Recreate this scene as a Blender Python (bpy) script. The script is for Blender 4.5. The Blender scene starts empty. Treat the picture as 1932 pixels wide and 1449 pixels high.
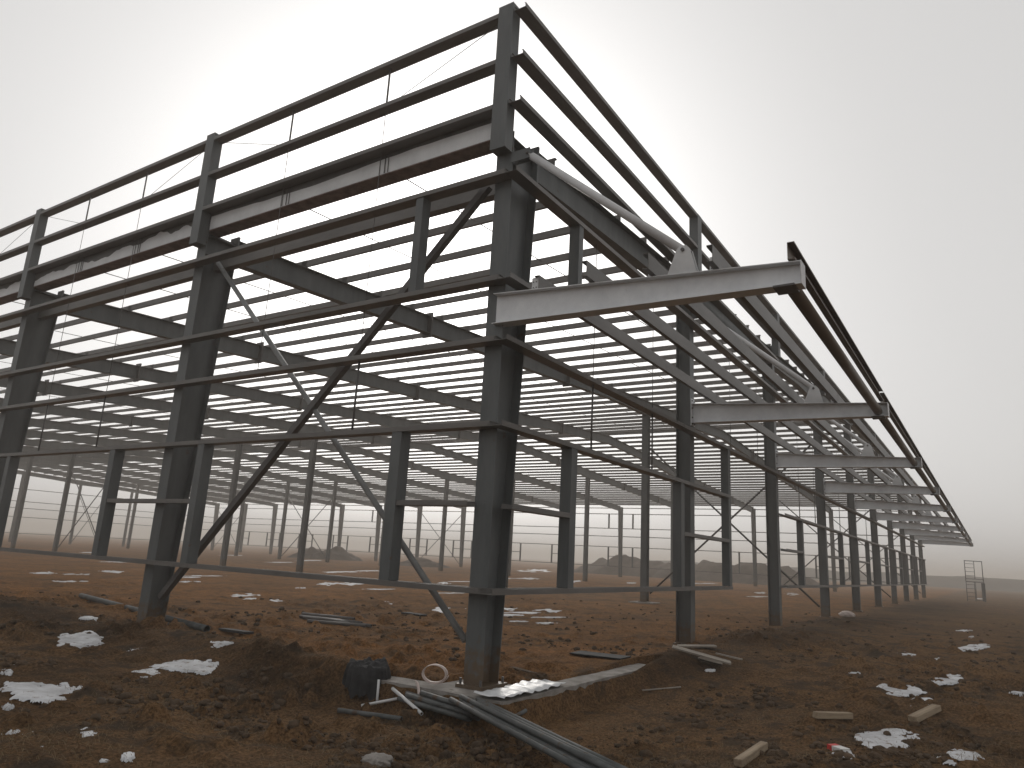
import bpy, math, random
import numpy as np
from mathutils import Matrix, Vector
random.seed(7); rng = np.random.default_rng(7)
scene = bpy.context.scene
col = scene.collection

# ------------------------------------------------------------------ camera
CAM = np.array([-7.72429, -5.48192, 1.566])
YAW, PITCH, ROLL = (math.radians(a) for a in (33.64579, 13.39321, 3.12506))
FPX = 1366.956                     # focal length in pixels of the 1932 px wide photograph
_f = np.array([math.cos(YAW)*math.cos(PITCH), math.sin(YAW)*math.cos(PITCH), math.sin(PITCH)])
_r = np.array([math.sin(YAW), -math.cos(YAW), 0.0]); _u = np.cross(_r, _f)
_c, _s = math.cos(ROLL), math.sin(ROLL)
RC = np.array([_c*_r + _s*_u, -_s*_r + _c*_u, _f])
cam_data = bpy.data.cameras.new('camera'); cam = bpy.data.objects.new('camera', cam_data); col.objects.link(cam)
cam_data.sensor_width = 36; cam_data.lens = 36*FPX/1932; cam_data.clip_start = 0.05; cam_data.clip_end = 6000
cm = Matrix.Identity(4)
for i in range(3):
    cm[i][0], cm[i][1], cm[i][2], cm[i][3] = RC[0][i], RC[1][i], -RC[2][i], CAM[i]
cam.matrix_world = cm
scene.camera = cam

# ------------------------------------------------------------------ sky, sun, exposure
SUN_AZ, SUN_EL = math.radians(40.8), math.radians(24.2)     # azimuth from +X towards +Y
world = bpy.data.worlds.new('World'); scene.world = world; world.use_nodes = True
wn = world.node_tree.nodes; wl = world.node_tree.links
bg = wn['Background']
sky = wn.new('ShaderNodeTexSky'); sky.sky_type = 'NISHITA'; sky.sun_disc = False
sky.sun_elevation = SUN_EL; sky.sun_rotation = math.pi/2 - SUN_AZ
sky.air_density = 1.0; sky.dust_density = 5.0; sky.ozone_density = 1.0; sky.altitude = 0
hsv = wn.new('ShaderNodeHueSaturation'); hsv.inputs['Saturation'].default_value = 0.14
wl.new(sky.outputs[0], hsv.inputs['Color'])
veil = wn.new('ShaderNodeMix'); veil.data_type = 'RGBA'        # an even fog veil in front of the clear sky
veil.inputs['Factor'].default_value = 0.76; veil.inputs[7].default_value = (6.75, 6.66, 6.56, 1)
wl.new(hsv.outputs[0], veil.inputs[6]); wl.new(veil.outputs[2], bg.inputs['Color'])
bg.inputs['Strength'].default_value = 0.11
sd = bpy.data.lights.new('sun', 'SUN'); sd.energy = 1.2; sd.angle = math.radians(14); sd.color = (1.0, 0.95, 0.88)
sun = bpy.data.objects.new('sun', sd); col.objects.link(sun)
sdir = Vector((math.cos(SUN_AZ)*math.cos(SUN_EL), math.sin(SUN_AZ)*math.cos(SUN_EL), math.sin(SUN_EL)))
sun.rotation_euler = sdir.to_track_quat('Z', 'Y').to_euler(); sun.location = sdir*60
scene.view_settings.view_transform = 'Standard'; scene.view_settings.look = 'None'
scene.view_settings.gamma = 1.0; scene.view_settings.exposure = 0.0
scene.view_settings.use_curve_mapping = False
scene.cycles.use_denoising = True
scene.cycles.max_bounces = 6; scene.cycles.diffuse_bounces = 3; scene.cycles.volume_bounces = 0

# ------------------------------------------------------------------ helpers
W = {}                             # world matrix of each placed object
def M4(o, ex=(1, 0, 0), ey=(0, 1, 0), ez=(0, 0, 1)):
    m = Matrix.Identity(4)
    for i in range(3):
        m[i][0], m[i][1], m[i][2], m[i][3] = ex[i], ey[i], ez[i], o[i]
    return m
def tag(o, label=None, cat=None, group=None, kind=None):
    if label: o['label'] = label
    if cat: o['category'] = cat
    if group: o['group'] = group
    if kind: o['kind'] = kind
    return o
def put(name, me, m=None, parent=None):
    o = bpy.data.objects.new(name, me); col.objects.link(o)
    m = m if m is not None else Matrix.Identity(4)
    W[o.name] = m
    if parent is not None:
        o.parent = parent; o.matrix_basis = W[parent.name].inverted() @ m
    else:
        o.matrix_basis = m
    return o
def mesh(name, v, f, mat, smooth=False):
    me = bpy.data.meshes.new(name); me.from_pydata([tuple(p) for p in v], [], [tuple(q) for q in f]); me.materials.append(mat)
    if smooth: me.polygons.foreach_set('use_smooth', [True]*len(me.polygons))
    me.update(); return me
def extrude(name, prof, L, mat, prof2=None, smooth=False):
    n = len(prof); p2 = prof2 or prof
    v = [(0, a, b) for a, b in prof] + [(L, a, b) for a, b in p2]
    f = [(i, (i+1) % n, n+(i+1) % n, n+i) for i in range(n)] + [tuple(range(n-1, -1, -1)), tuple(range(n, 2*n))]
    return mesh(name, v, f, mat, smooth)
def cprof(w, b, t=.006, l=.02):
    return [(0, 0), (w, 0), (w, b), (w-l, b), (w-l, b-t), (w-t, b-t), (w-t, t), (t, t), (t, b-t), (l, b-t), (l, b), (0, b)]
def boxm(name, sx, sy, sz, mat, c=(0, 0, 0)):
    v = [(c[0]+x*sx/2, c[1]+y*sy/2, c[2]+z*sz/2) for z in (-1, 1) for y in (-1, 1) for x in (-1, 1)]
    f = [(0, 2, 3, 1), (4, 5, 7, 6), (0, 1, 5, 4), (2, 6, 7, 3), (0, 4, 6, 2), (1, 3, 7, 5)]
    return mesh(name, v, f, mat)
def boxes(name, bl, mat):          # several axis-aligned boxes (x0,x1,y0,y1,z0,z1) of ONE piece
    v = []; f = []
    for x0, x1, y0, y1, z0, z1 in bl:
        k = len(v)
        v += [(x, y, z) for z in (z0, z1) for y in (y0, y1) for x in (x0, x1)]
        f += [tuple(k+i for i in q) for q in ((0, 2, 3, 1), (4, 5, 7, 6), (0, 1, 5, 4), (2, 6, 7, 3), (0, 4, 6, 2), (1, 3, 7, 5))]
    return mesh(name, v, f, mat)
def tubem(name, r, L, mat, n=12, inner=None):
    """tube along local X; hollow when inner is given"""
    v = []; f = []
    c = [(math.cos(2*math.pi*i/n), math.sin(2*math.pi*i/n)) for i in range(n)]
    v += [(0, r*a, r*b) for a, b in c] + [(L, r*a, r*b) for a, b in c]
    f += [(i, (i+1) % n, n+(i+1) % n, n+i) for i in range(n)]
    if inner:
        k = 2*n
        v += [(0, inner*a, inner*b) for a, b in c] + [(L, inner*a, inner*b) for a, b in c]
        f += [(k+(i+1) % n, k+i, k+n+i, k+n+(i+1) % n) for i in range(n)]
        f += [((i+1) % n, i, k+i, k+(i+1) % n) for i in range(n)]
        f += [(n+i, n+(i+1) % n, k+n+(i+1) % n, k+n+i) for i in range(n)]
    else:
        f += [tuple(range(n-1, -1, -1)), tuple(range(n, 2*n))]
    me = mesh(name, v, f, mat)
    for p in list(me.polygons)[:n]: p.use_smooth = True
    return me
def frame(p0, p1, up=(0, 0, 1)):
    p0 = Vector(p0); p1 = Vector(p1); ex = (p1-p0).normalized(); up = Vector(up)
    ey = up.cross(ex)
    if ey.length < 1e-4: ey = Vector((0, 1, 0)).cross(ex)
    ey.normalize(); ez = ex.cross(ey)
    return M4(p0, ex, ey, ez), (p1-p0).length
def rod(name, p0, p1, r, mat, parent=None, n=8, inner=None):
    m, L = frame(p0, p1)
    return put(name, tubem(name, r, L, mat, n, inner), m, parent)

# photograph pixel -> ray, used only to find where a thing touches the ground or a known plane
def ray(px, py):
    return RC.T @ np.array([(px-966)/FPX, -(py-724.5)/FPX, 1.0])
def project(p):
    q = RC @ (np.asarray(p, float)-CAM)
    return (966+FPX*q[0]/q[2], 724.5-FPX*q[1]/q[2], q[2])

# ------------------------------------------------------------------ materials
def mat(name, c1, c2, scale=6.0, rough=.55, metal=0.0, bump=0.0, bscale=60.0, spots=None, detail=6, spec=.4, stretch=None, lo=.35, hi=.65, mud=False):
    m = bpy.data.materials.new(name); m.use_nodes = True
    n = m.node_tree.nodes; l = m.node_tree.links; b = n['Principled BSDF']
    tc = n.new('ShaderNodeTexCoord'); src = tc.outputs['Object']
    if stretch:
        mp = n.new('ShaderNodeMapping'); mp.inputs['Scale'].default_value = stretch; l.new(src, mp.inputs[0]); src = mp.outputs[0]
    nz = n.new('ShaderNodeTexNoise'); nz.inputs['Scale'].default_value = scale; nz.inputs['Detail'].default_value = detail; nz.inputs['Roughness'].default_value = .65
    l.new(src, nz.inputs['Vector'])
    rp = n.new('ShaderNodeValToRGB'); rp.color_ramp.elements[0].position = lo; rp.color_ramp.elements[1].position = hi
    rp.color_ramp.elements[0].color = (*c1, 1); rp.color_ramp.elements[1].color = (*c2, 1)
    l.new(nz.outputs['Fac'], rp.inputs[0]); out = rp.outputs[0]
    if spots:                       # spots = (colour, scale, threshold)
        n2 = n.new('ShaderNodeTexNoise'); n2.inputs['Scale'].default_value = spots[1]; n2.inputs['Detail'].default_value = 8; n2.inputs['Roughness'].default_value = .7
        l.new(tc.outputs['Object'], n2.inputs['Vector'])
        r2 = n.new('ShaderNodeValToRGB'); r2.color_ramp.elements[0].position = spots[2]; r2.color_ramp.elements[1].position = spots[2]+.06
        l.new(n2.outputs['Fac'], r2.inputs[0])
        mx = n.new('ShaderNodeMix'); mx.data_type = 'RGBA'
        l.new(r2.outputs[0], mx.inputs['Factor']); l.new(out, mx.inputs[6]); mx.inputs[7].default_value = (*spots[0], 1)
        out = mx.outputs[2]
    if mud:                         # splashed mud, thickest on the lowest half metre
        sp_ = n.new('ShaderNodeSeparateXYZ'); l.new(tc.outputs['Object'], sp_.inputs[0])
        mr = n.new('ShaderNodeMapRange'); mr.inputs['From Min'].default_value = 0; mr.inputs['From Max'].default_value = .75; mr.inputs['To Min'].default_value = .62; mr.inputs['To Max'].default_value = 0
        l.new(sp_.outputs['Z'], mr.inputs['Value'])
        n3 = n.new('ShaderNodeTexNoise'); n3.inputs['Scale'].default_value = 9; n3.inputs['Detail'].default_value = 8; l.new(tc.outputs['Object'], n3.inputs['Vector'])
        ad = n.new('ShaderNodeMath'); ad.operation = 'ADD'; l.new(mr.outputs[0], ad.inputs[0]); l.new(n3.outputs['Fac'], ad.inputs[1])
        r3 = n.new('ShaderNodeValToRGB'); r3.color_ramp.elements[0].position = .72; r3.color_ramp.elements[1].position = .95; l.new(ad.outputs[0], r3.inputs[0])
        m3 = n.new('ShaderNodeMix'); m3.data_type = 'RGBA'; l.new(r3.outputs[0], m3.inputs['Factor']); l.new(out, m3.inputs[6]); m3.inputs[7].default_value = (.10, .07, .045, 1)
        out = m3.outputs[2]
    l.new(out, b.inputs['Base Color'])
    b.inputs['Roughness'].default_value = rough; b.inputs['Metallic'].default_value = metal
    b.inputs['Specular IOR Level'].default_value = spec
    if bump:
        nb = n.new('ShaderNodeTexNoise'); nb.inputs['Scale'].default_value = bscale; nb.inputs['Detail'].default_value = 6
        l.new(tc.outputs['Object'], nb.inputs['Vector'])
        bp = n.new('ShaderNodeBump'); bp.inputs['Strength'].default_value = bump; bp.inputs['Distance'].default_value = .02
        l.new(nb.outputs['Fac'], bp.inputs['Height']); l.new(bp.outputs[0], b.inputs['Normal'])
    return m
STEEL = mat('painted_steel', (.070, .077, .079), (.118, .126, .127), 3.0, .5, 0, .1, 40, ((.095, .068, .052), 4.0, .635), stretch=(1, 1, .25), lo=.3, hi=.7, mud=True)
DARK = mat('dark_primer_steel', (.07, .067, .066), (.105, .098, .094), 3.0, .5, 0, .08, 40, ((.09, .06, .05), 6.0, .64))
GIRT = mat('cold_formed_steel', (.10, .094, .088), (.16, .15, .142), 2.5, .45, .15, .06, 30, ((.10, .07, .055), 4.0, .66), stretch=(.25, 1, 1))
LIGHT = mat('light_grey_paint', (.60, .615, .635), (.70, .715, .73), 4.0, .5, 0, .05, 30, ((.22, .19, .17), 7.0, .68))
TIE = mat('pale_grey_pipe_paint', (.5, .505, .51), (.6, .6, .6), 3.0, .45, 0, .03, 20, ((.2, .18, .16), 9.0, .7))
BRACE = mat('pale_brace_paint', (.19, .195, .195), (.27, .275, .275), 3.0, .5, 0, .05, 40, ((.10, .075, .06), 6.0, .64))
RUST = mat('rust_red_primer', (.12, .075, .06), (.22, .15, .125), 5.0, .7, 0, .1, 40)
FILM = mat('white_gutter_film', (.55, .56, .57), (.68, .69, .70), 1.5, .4, 0, .15, 12, ((.35, .35, .35), 2.5, .66))
GALV = mat('galvanised_tube', (.045, .050, .050), (.10, .106, .106), 4.0, .6, .1, .05, 60, ((.075, .050, .032), 6.0, .57))
CONC = mat('concrete', (.17, .155, .14), (.30, .28, .26), 4.0, .9, 0, .5, 50, ((.10, .08, .065), 3.0, .6), spec=.2)
WOOD = mat('weathered_wood', (.20, .15, .10), (.34, .27, .19), 6.0, .8, 0, .4, 40, stretch=(.3, 3, 3), spec=.2)
PALEWOOD = mat('pale_board', (.20, .175, .15), (.32, .285, .245), 6.0, .8, 0, .3, 40, stretch=(.3, 3, 3), spec=.2)
SNOW = mat('old_snow', (.36, .36, .37), (.60, .61, .63), 3.0, .7, 0, .5, 20, ((.20, .16, .13), 8.0, .585), spec=.2)
WHITE = mat('white_plastic', (.55, .54, .52), (.68, .67, .65), 6.0, .5, 0, .1, 30)
TARP = mat('black_tarpaulin', (.010, .010, .011), (.028, .029, .031), 5.0, .85, 0, .6, 18)
CLOD = mat('dark_soil_clod', (.05, .037, .026), (.11, .074, .048), 7.0, .95, 0, .6, 50, spec=.1)
HEAP = mat('spoil_heap_soil', (.06, .046, .037), (.11, .085, .066), .8, .95, 0, .8, 5, spec=.1)
FARSOIL = mat('far_embankment_soil', (.07, .06, .05), (.12, .10, .085), .15, .95, 0, 0, spec=.1)
STRAW = mat('dry_straw', (.10, .07, .038), (.20, .145, .08), 9.0, .85, spec=.15)
REDP = mat('red_print', (.45, .03, .025), (.55, .06, .05), 9.0, .5)
BAGM = mat('pale_bag', (.45, .36, .33), (.6, .52, .48), 5.0, .6, 0, .4, 15)
BARK = mat('bark', (.06, .05, .045), (.10, .085, .075), 8.0, .9)

def soil_material():
    m = bpy.data.materials.new('bare_soil'); m.use_nodes = True
    n = m.node_tree.nodes; l = m.node_tree.links; b = n['Principled BSDF']
    tc = n.new('ShaderNodeTexCoord')
    def noise(sc, det, ro=.6):
        q = n.new('ShaderNodeTexNoise'); q.inputs['Scale'].default_value = sc; q.inputs['Detail'].default_value = det; q.inputs['Roughness'].default_value = ro
        l.new(tc.outputs['Object'], q.inputs['Vector']); return q
    def ramp(src, els):
        r = n.new('ShaderNodeValToRGB')
        while len(r.color_ramp.elements) < len(els): r.color_ramp.elements.new(.5)
        for e, (p, c) in zip(r.color_ramp.elements, els): e.position = p; e.color = (*c, 1)
        l.new(src.outputs['Fac'], r.inputs[0]); return r
    def mix(f, a, c, mode='MIX'):
        x = n.new('ShaderNodeMix'); x.data_type = 'RGBA'; x.blend_type = mode
        if isinstance(f, float): x.inputs['Factor'].default_value = f
        else: l.new(f, x.inputs['Factor'])
        l.new(a, x.inputs[6])
        if isinstance(c, tuple): x.inputs[7].default_value = (*c, 1)
        else: l.new(c, x.inputs[7])
        return x.outputs[2]
    big = ramp(noise(.35, 5), [(.32, (.072, .052, .034)), (.5, (.148, .088, .043)), (.68, (.205, .118, .051))])
    mid = ramp(noise(3.2, 8, .7), [(.36, (.055, .039, .026)), (.56, (.17, .105, .058))])
    fine = ramp(noise(28, 8, .75), [(.34, (.22, .21, .2)), (.62, (1.35, 1.28, 1.2))])
    c = mix(.5, big.outputs[0], mid.outputs[0])
    c = mix(1.0, c, fine.outputs[0], 'MULTIPLY')
    dk = ramp(noise(1.3, 9, .75), [(.51, (0, 0, 0)), (.60, (1, 1, 1))])
    dkf = n.new('ShaderNodeMath'); dkf.operation = 'MULTIPLY'; dkf.inputs[1].default_value = .75
    l.new(dk.outputs[0], dkf.inputs[0])
    c = mix(dkf.outputs[0], c, (.045, .036, .028))
    st = ramp(noise(75, 4, .6), [(.66, (0, 0, 0)), (.72, (1, 1, 1))])
    stf = n.new('ShaderNodeMath'); stf.operation = 'MULTIPLY'; stf.inputs[1].default_value = .35
    l.new(st.outputs[0], stf.inputs[0])
    c = mix(stf.outputs[0], c, (.22, .16, .10))
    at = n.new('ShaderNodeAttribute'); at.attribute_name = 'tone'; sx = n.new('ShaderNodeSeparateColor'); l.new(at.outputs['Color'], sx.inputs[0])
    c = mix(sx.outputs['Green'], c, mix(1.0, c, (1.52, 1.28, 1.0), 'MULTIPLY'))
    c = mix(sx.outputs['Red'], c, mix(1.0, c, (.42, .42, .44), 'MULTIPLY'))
    l.new(c, b.inputs['Base Color']); b.inputs['Roughness'].default_value = .95; b.inputs['Specular IOR Level'].default_value = .04
    nb = noise(22, 9, .7); bp = n.new('ShaderNodeBump'); bp.inputs['Strength'].default_value = 1.0; bp.inputs['Distance'].default_value = .05
    l.new(nb.outputs['Fac'], bp.inputs['Height']); l.new(bp.outputs[0], b.inputs['Normal'])
    return m
SOIL = soil_material()

# ------------------------------------------------------------------ ground
BX, BY, NX, NY = 7.5, 7.237, 9, 14
XE, YE = BX*NX, BY*NY
_tab = rng.random((512, 512))
def vnoise(x, y, s, seed=0):
    x = np.asarray(x, float)*s + seed*17.31; y = np.asarray(y, float)*s + seed*9.77
    xi = np.floor(x).astype(int); yi = np.floor(y).astype(int); fx = x-xi; fy = y-yi
    fx = fx*fx*(3-2*fx); fy = fy*fy*(3-2*fy)
    t = lambda a, b: _tab[a % 512, b % 512]
    return (t(xi, yi)*(1-fx)+t(xi+1, yi)*fx)*(1-fy)+(t(xi, yi+1)*(1-fx)+t(xi+1, yi+1)*fx)*fy - .5
def sstep(a, b, x):
    t = np.clip((x-a)/(b-a), 0, 1); return t*t*(3-2*t)
def bank(x, y, cx, cy, rx, ry, hh): return hh*np.exp(-((x-cx)/rx)**2-((y-cy)/ry)**2)
def height(x, y, fine=True):
    x = np.asarray(x, float); y = np.asarray(y, float)
    # distance outside the foundation line (X = -0.45 / Y = -0.75)
    dx = np.maximum(0, -.40-x); dy = np.maximum(0, -.72-y)
    out = np.hypot(dx, dy)
    wob = out+.30*vnoise(x, y, 1.5, 11)*np.clip(out*4, 0, 1)
    al = np.hypot(np.maximum(0, x-1.9), np.maximum(0, y-1.3))
    along = np.exp(-(al/1.5)**2)+.45*np.exp(-(al/4.5)**2)*(1-np.exp(-(al/1.5)**2))
    h = -.36*sstep(-.04, .16+.5*sstep(.2, 2, al), wob)*along*(1-.55*sstep(1.2, 3.4, out))
    near = np.exp(-(np.hypot(x-CAM[0], y-CAM[1])/45)**2)
    h = h + .10*vnoise(x, y, .23, 1)*near + .16*vnoise(x, y, .05, 2)
    # spoil banks thrown up along the foundation line
    h = h + bank(x, y, -.55, 3.3, .5, 1.5, .17) + bank(x, y, -.7, 6.0, .8, 1.6, .08) + bank(x, y, 4.6, -1.0, 1.2, .55, .16) + bank(x, y, -1.2, 10.5, 1.4, 2.2, .22)
    h = h + bank(x, y, 10.0, -1.2, 2.8, .9, .16) + bank(x, y, 18.5, -1.3, 4.5, 1.0, .14)
    if fine:
        k = np.clip(1.3-np.hypot(x-CAM[0], y-CAM[1])/30, .15, 1)
        r = vnoise(x, y, 1.1, 3)*.06+vnoise(x, y, 2.7, 4)*.055+vnoise(x, y, 6.5, 5)*.036+vnoise(x, y, 14, 6)*.022
        cl = np.clip(vnoise(x, y, 3.1, 8)+.7*vnoise(x, y, 7.3, 9)-.16, 0, 1)*.24
        h = h + (r+cl)*k*np.clip(.45+2.2*(vnoise(x, y, .35, 15)+.3), .25, 1.5)
    # keep the soil under the footing tops
    foot = ((x > -.5) & (x < .75) & (y > -.8) & (y < .6)) | ((x > -.5) & (x < -.05) & (y < 1.35) & (y > -.8)) | ((x < 4.2) & (x > -.5) & (y > -.8) & (y < -.38))
    h = np.where(foot, np.minimum(h, -.05), h)
    return h
def H(x, y): return float(height(np.array([x]), np.array([y]))[0])
def G(px, py, dz=0.0):
    """where the ray of a photograph pixel meets the ground"""
    d = ray(px, py)
    for ts in (_TS, None):
        if ts is None: ts = np.linspace(t0, t1, 40)
        P = CAM+ts[:, None]*d
        under = P[:, 2] < height(P[:, 0], P[:, 1])+dz
        k = int(np.argmax(under)) if under.any() else len(ts)-1
        t0, t1 = ts[max(k-1, 0)], ts[k]
    p = P[k]
    return Vector((p[0], p[1], H(p[0], p[1])+dz))
_TS = np.concatenate([np.arange(2, 16, .12), np.arange(16, 40, .4), np.geomspace(40, 400, 90)])
def axis(lo, hi, d0, d1, grow, far):
    a = [lo]
    while a[-1] < hi: a.append(a[-1]+d0)
    s = d0; up = [a[-1]]
    while up[-1] < far: s = min(s*grow, 200); up.append(up[-1]+s)
    s = d0; dn = [a[0]]
    while dn[-1] > -far: s = min(s*grow, 200); dn.append(dn[-1]-s)
    return np.array(dn[:0:-1]+a+up[1:])
gx = axis(-6.5, 5.0, .045, 0, 1.022, 1600); gy = axis(-6.0, 5.0, .045, 0, 1.022, 1600)
GX, GY = np.meshgrid(gx, gy, indexing='ij'); GZ = height(GX, GY)
gv = np.stack([GX.ravel(), GY.ravel(), GZ.ravel()], 1); nx_, ny_ = GX.shape
ii = (np.arange(nx_-1)[:, None]*ny_+np.arange(ny_-1)[None, :]).ravel()
gf = np.stack([ii, ii+ny_, ii+ny_+1, ii+1], 1)
def bigmesh(name, v, f, m, smooth=True):
    me = bpy.data.meshes.new(name); k = f.shape[1]
    me.vertices.add(len(v)); me.vertices.foreach_set('co', np.asarray(v, np.float32).ravel())
    me.loops.add(f.size); me.loops.foreach_set('vertex_index', f.ravel().astype(np.int32))
    me.polygons.add(len(f)); me.polygons.foreach_set('loop_start', np.arange(0, f.size, k, dtype=np.int32))
    me.polygons.foreach_set('loop_total', np.full(len(f), k, dtype=np.int32))
    me.polygons.foreach_set('use_smooth', np.full(len(f), smooth))
    me.materials.append(m); me.update(calc_edges=True); me.validate(); return me
gme = bigmesh('ground', gv, gf, SOIL)
# freshly dug, moist soil is darker; the dry hall floor is more orange
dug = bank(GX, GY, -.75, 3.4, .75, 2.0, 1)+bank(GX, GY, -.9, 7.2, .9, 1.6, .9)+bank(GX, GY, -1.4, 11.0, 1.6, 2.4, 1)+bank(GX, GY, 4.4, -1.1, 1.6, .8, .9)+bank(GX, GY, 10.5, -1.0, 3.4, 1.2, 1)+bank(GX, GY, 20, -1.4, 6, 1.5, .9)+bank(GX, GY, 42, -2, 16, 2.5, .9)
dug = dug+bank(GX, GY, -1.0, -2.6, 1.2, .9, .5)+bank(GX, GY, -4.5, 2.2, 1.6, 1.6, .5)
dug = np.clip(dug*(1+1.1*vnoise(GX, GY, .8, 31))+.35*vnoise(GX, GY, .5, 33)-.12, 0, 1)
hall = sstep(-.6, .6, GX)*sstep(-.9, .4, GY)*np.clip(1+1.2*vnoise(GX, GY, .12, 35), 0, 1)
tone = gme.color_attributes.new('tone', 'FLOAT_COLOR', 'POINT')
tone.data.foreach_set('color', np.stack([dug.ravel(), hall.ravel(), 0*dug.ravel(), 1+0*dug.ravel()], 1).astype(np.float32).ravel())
tag(put('ground', gme), kind='structure')

# far embankment on the right, a long low earth bank
ev = []; ef = []
for i, t in enumerate(np.linspace(0, 1, 90)):
    c = np.array([170+140*t, 75-330*t]) ; hh = 2.6+.8*float(vnoise(t*60, 1.3, 1, 4))
    for k, (o, z) in enumerate(((-16, -1.2), (-5, hh*.85), (-2, hh), (6, hh*.96), (26, -1.2))):
        ev.append((c[0]+o*.92, c[1]+o*.39, z+.25*float(vnoise(i*1.7, k, 1, 5))))
    if i:
        for k in range(4): a = (i-1)*5+k; ef.append((a, a+1, a+6, a+5))
tag(put('far_embankment', mesh('far_embankment', ev, ef, FARSOIL, True)), kind='structure')

# ------------------------------------------------------------------ the steel building
B = put('steel_building_frame', None)
tag(B, 'unfinished grey steel building frame with open roof purlins, wall girts and canopy', 'building')
def part(name, me, m, label=None, parent=None):
    o = put(name, me, m, parent or B)
    if label: o['label'] = label
    return o
SL = .052
def rt(x): return 7.60+SL*min(x, XE-x)          # top of the rafters
I4 = Matrix.Identity(4)

# --- columns of the portal frames (web in the plane of the frame, tapered)
def hcol(name, top, d0, d1, fw=.28, tf=.014, tw=.010, z0=0.0, mt=STEEL, ztop_in=None):
    """H column standing at the origin; outer flange at x 0, web towards +x"""
    v = []; f = []
    def prism(bot, tp):
        k = len(v); v.extend(bot); v.extend(tp); n = len(bot)
        f.extend([(k+i, k+(i+1) % n, k+n+(i+1) % n, k+n+i) for i in range(n)])
        f.append(tuple(range(k+n-1, k-1, -1))); f.append(tuple(range(k+n, k+2*n)))
    q = lambda x0, x1, y0, y1, z: [(x0, y0, z), (x1, y0, z), (x1, y1, z), (x0, y1, z)]
    zi = ztop_in or top
    di = d0+(d1-d0)*(zi-z0)/(top-z0)
    prism(q(0, tf, -fw/2, fw/2, z0), q(0, tf, -fw/2, fw/2, top))
    prism(q(d0-tf, d0, -fw/2, fw/2, z0), q(di-tf, di, -fw/2, fw/2, zi))
    prism(q(tf-.002, d0-tf+.002, -tw/2, tw/2, z0), q(tf-.002, d1-tf+.002, -tw/2, tw/2, top))
    return mesh(name, v, f, mt)
me_edge = hcol('tapered_column', 7.58, .36, .72, ztop_in=7.10)
me_base = boxes('base_plate', [(-.08, .48, -.20, .20, -.02, .022)], STEEL)
me_int = hcol('interior_column', 8.15, .30, .30)
me_intb = boxes('base_plate', [(-.06, .36, -.2, .2, -.02, .022)], STEEL)
def bolts(nx, ny, sx, sy, r=.018, h=.05):
    v = []; f = []
    for a in nx:
        for b in ny:
            k = len(v)
            for z in (0, h): v += [(a+r*math.cos(t*math.pi/3), b+r*math.sin(t*math.pi/3), z) for t in range(6)]
            f += [(k+i, k+(i+1) % 6, k+6+(i+1) % 6, k+6+i) for i in range(6)]+[tuple(range(k+6, k+12))]
    return v, f
columns = {}
for j in range(NY+1):
    for xc, kind in ((0, 'e'), (22.5, 'i'), (45, 'i'), (XE, 'E')):
        y = j*BY
        if kind == 'e': m = M4((0, y, 0)); me = me_edge; bm_ = me_base
        elif kind == 'E': m = M4((XE, y, 0), (-1, 0, 0), (0, -1, 0)); me = me_edge; bm_ = me_base
        else: m = M4((xc-.15, y, 0)); me = me_int; bm_ = me_intb
        c = part('column', me, m); columns[(xc, j)] = c
        if kind != 'E' and j < 4: part('base_plate', bm_, m, parent=c)
def anchor(parent, m, xs, ys):
    v, f = bolts(xs, ys, 0, 0, .016, .07); v = [(a, b, c+.02) for a, b, c in v]
    part('anchor_bolts', mesh('anchor_bolts', v, f, DARK), m, parent=parent)
for j in range(3): anchor(columns[(0, j)], M4((0, j*BY, 0)), (-.045, .44), (-.15, .15))
# stiffener plates of the knees on the near columns
me_stf = boxes('stiffener', [(.02, .66, -.13, .13, 7.08, 7.094), (.02, .70, -.13, .13, 7.48, 7.494)], STEEL)
for j in range(3): part('stiffener', me_stf, M4((0, j*BY, 0)), parent=columns[(0, j)])
# --- wind columns of the gables (web across, flanges parallel to the gable)
for k in range(1, NX):
    if k in (3, 6): continue
    me = hcol('gable_column', rt(k*BX)-.50, .32, .32, .26)
    for y0, s in ((-.15, 1), (YE+.15, -1)):
        m = M4((k*BX, y0, 0), (0, s, 0), (-s, 0, 0))
        c = part('column', me, m)
        if s == 1: part('base_plate', me_intb, m, parent=c)
# --- rafters
def rafter_mesh(xa, xb, za, zb, depth, fw=.22, tf=.012, tw=.008):
    """I rafter from xa to xb, depth(x) below the top line"""
    xs = [xa+(xb-xa)*i/6 for i in range(7)]
    v = []; f = []
    def strip(w, ztop, zbot):
        k = len(v)
        for x in xs:
            a, b = ztop(x), zbot(x)
            v.extend([(x, -w, a), (x, w, a), (x, w, b), (x, -w, b)])
        for i in range(6):
            q = k+4*i
            f.extend([(q+e, q+(e+1) % 4, q+4+(e+1) % 4, q+4+e) for e in range(4)])
        f.append((k, k+3, k+2, k+1)); q = k+24; f.append((q, q+1, q+2, q+3))
    T = lambda x: za+(zb-za)*(x-xa)/(xb-xa)
    strip(fw/2, lambda x: T(x), lambda x: T(x)-tf)
    strip(fw/2, lambda x: T(x)-depth(x)+tf, lambda x: T(x)-depth(x))
    strip(tw/2, lambda x: T(x)-tf+.002, lambda x: T(x)-depth(x)+tf-.002)
    return mesh('rafter', v, f, STEEL)
def dep(a, b):
    return lambda x: .50+.16*max(0, 1-abs(x-a)/3.2)**1.3*(1 if a is not None else 0)+.16*max(0, 1-abs(x-b)/3.2)**1.3
segs = [(.70, 22.5, dep(-5, 22.5)), (22.5, 33.75, dep(22.5, 60)), (33.75, 45, dep(5, 45)), (45, XE-.70, dep(45, XE+5))]
rmesh = [rafter_mesh(a, b, rt(a), rt(b), d) for a, b, d in segs]
me_spl = {}
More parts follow.
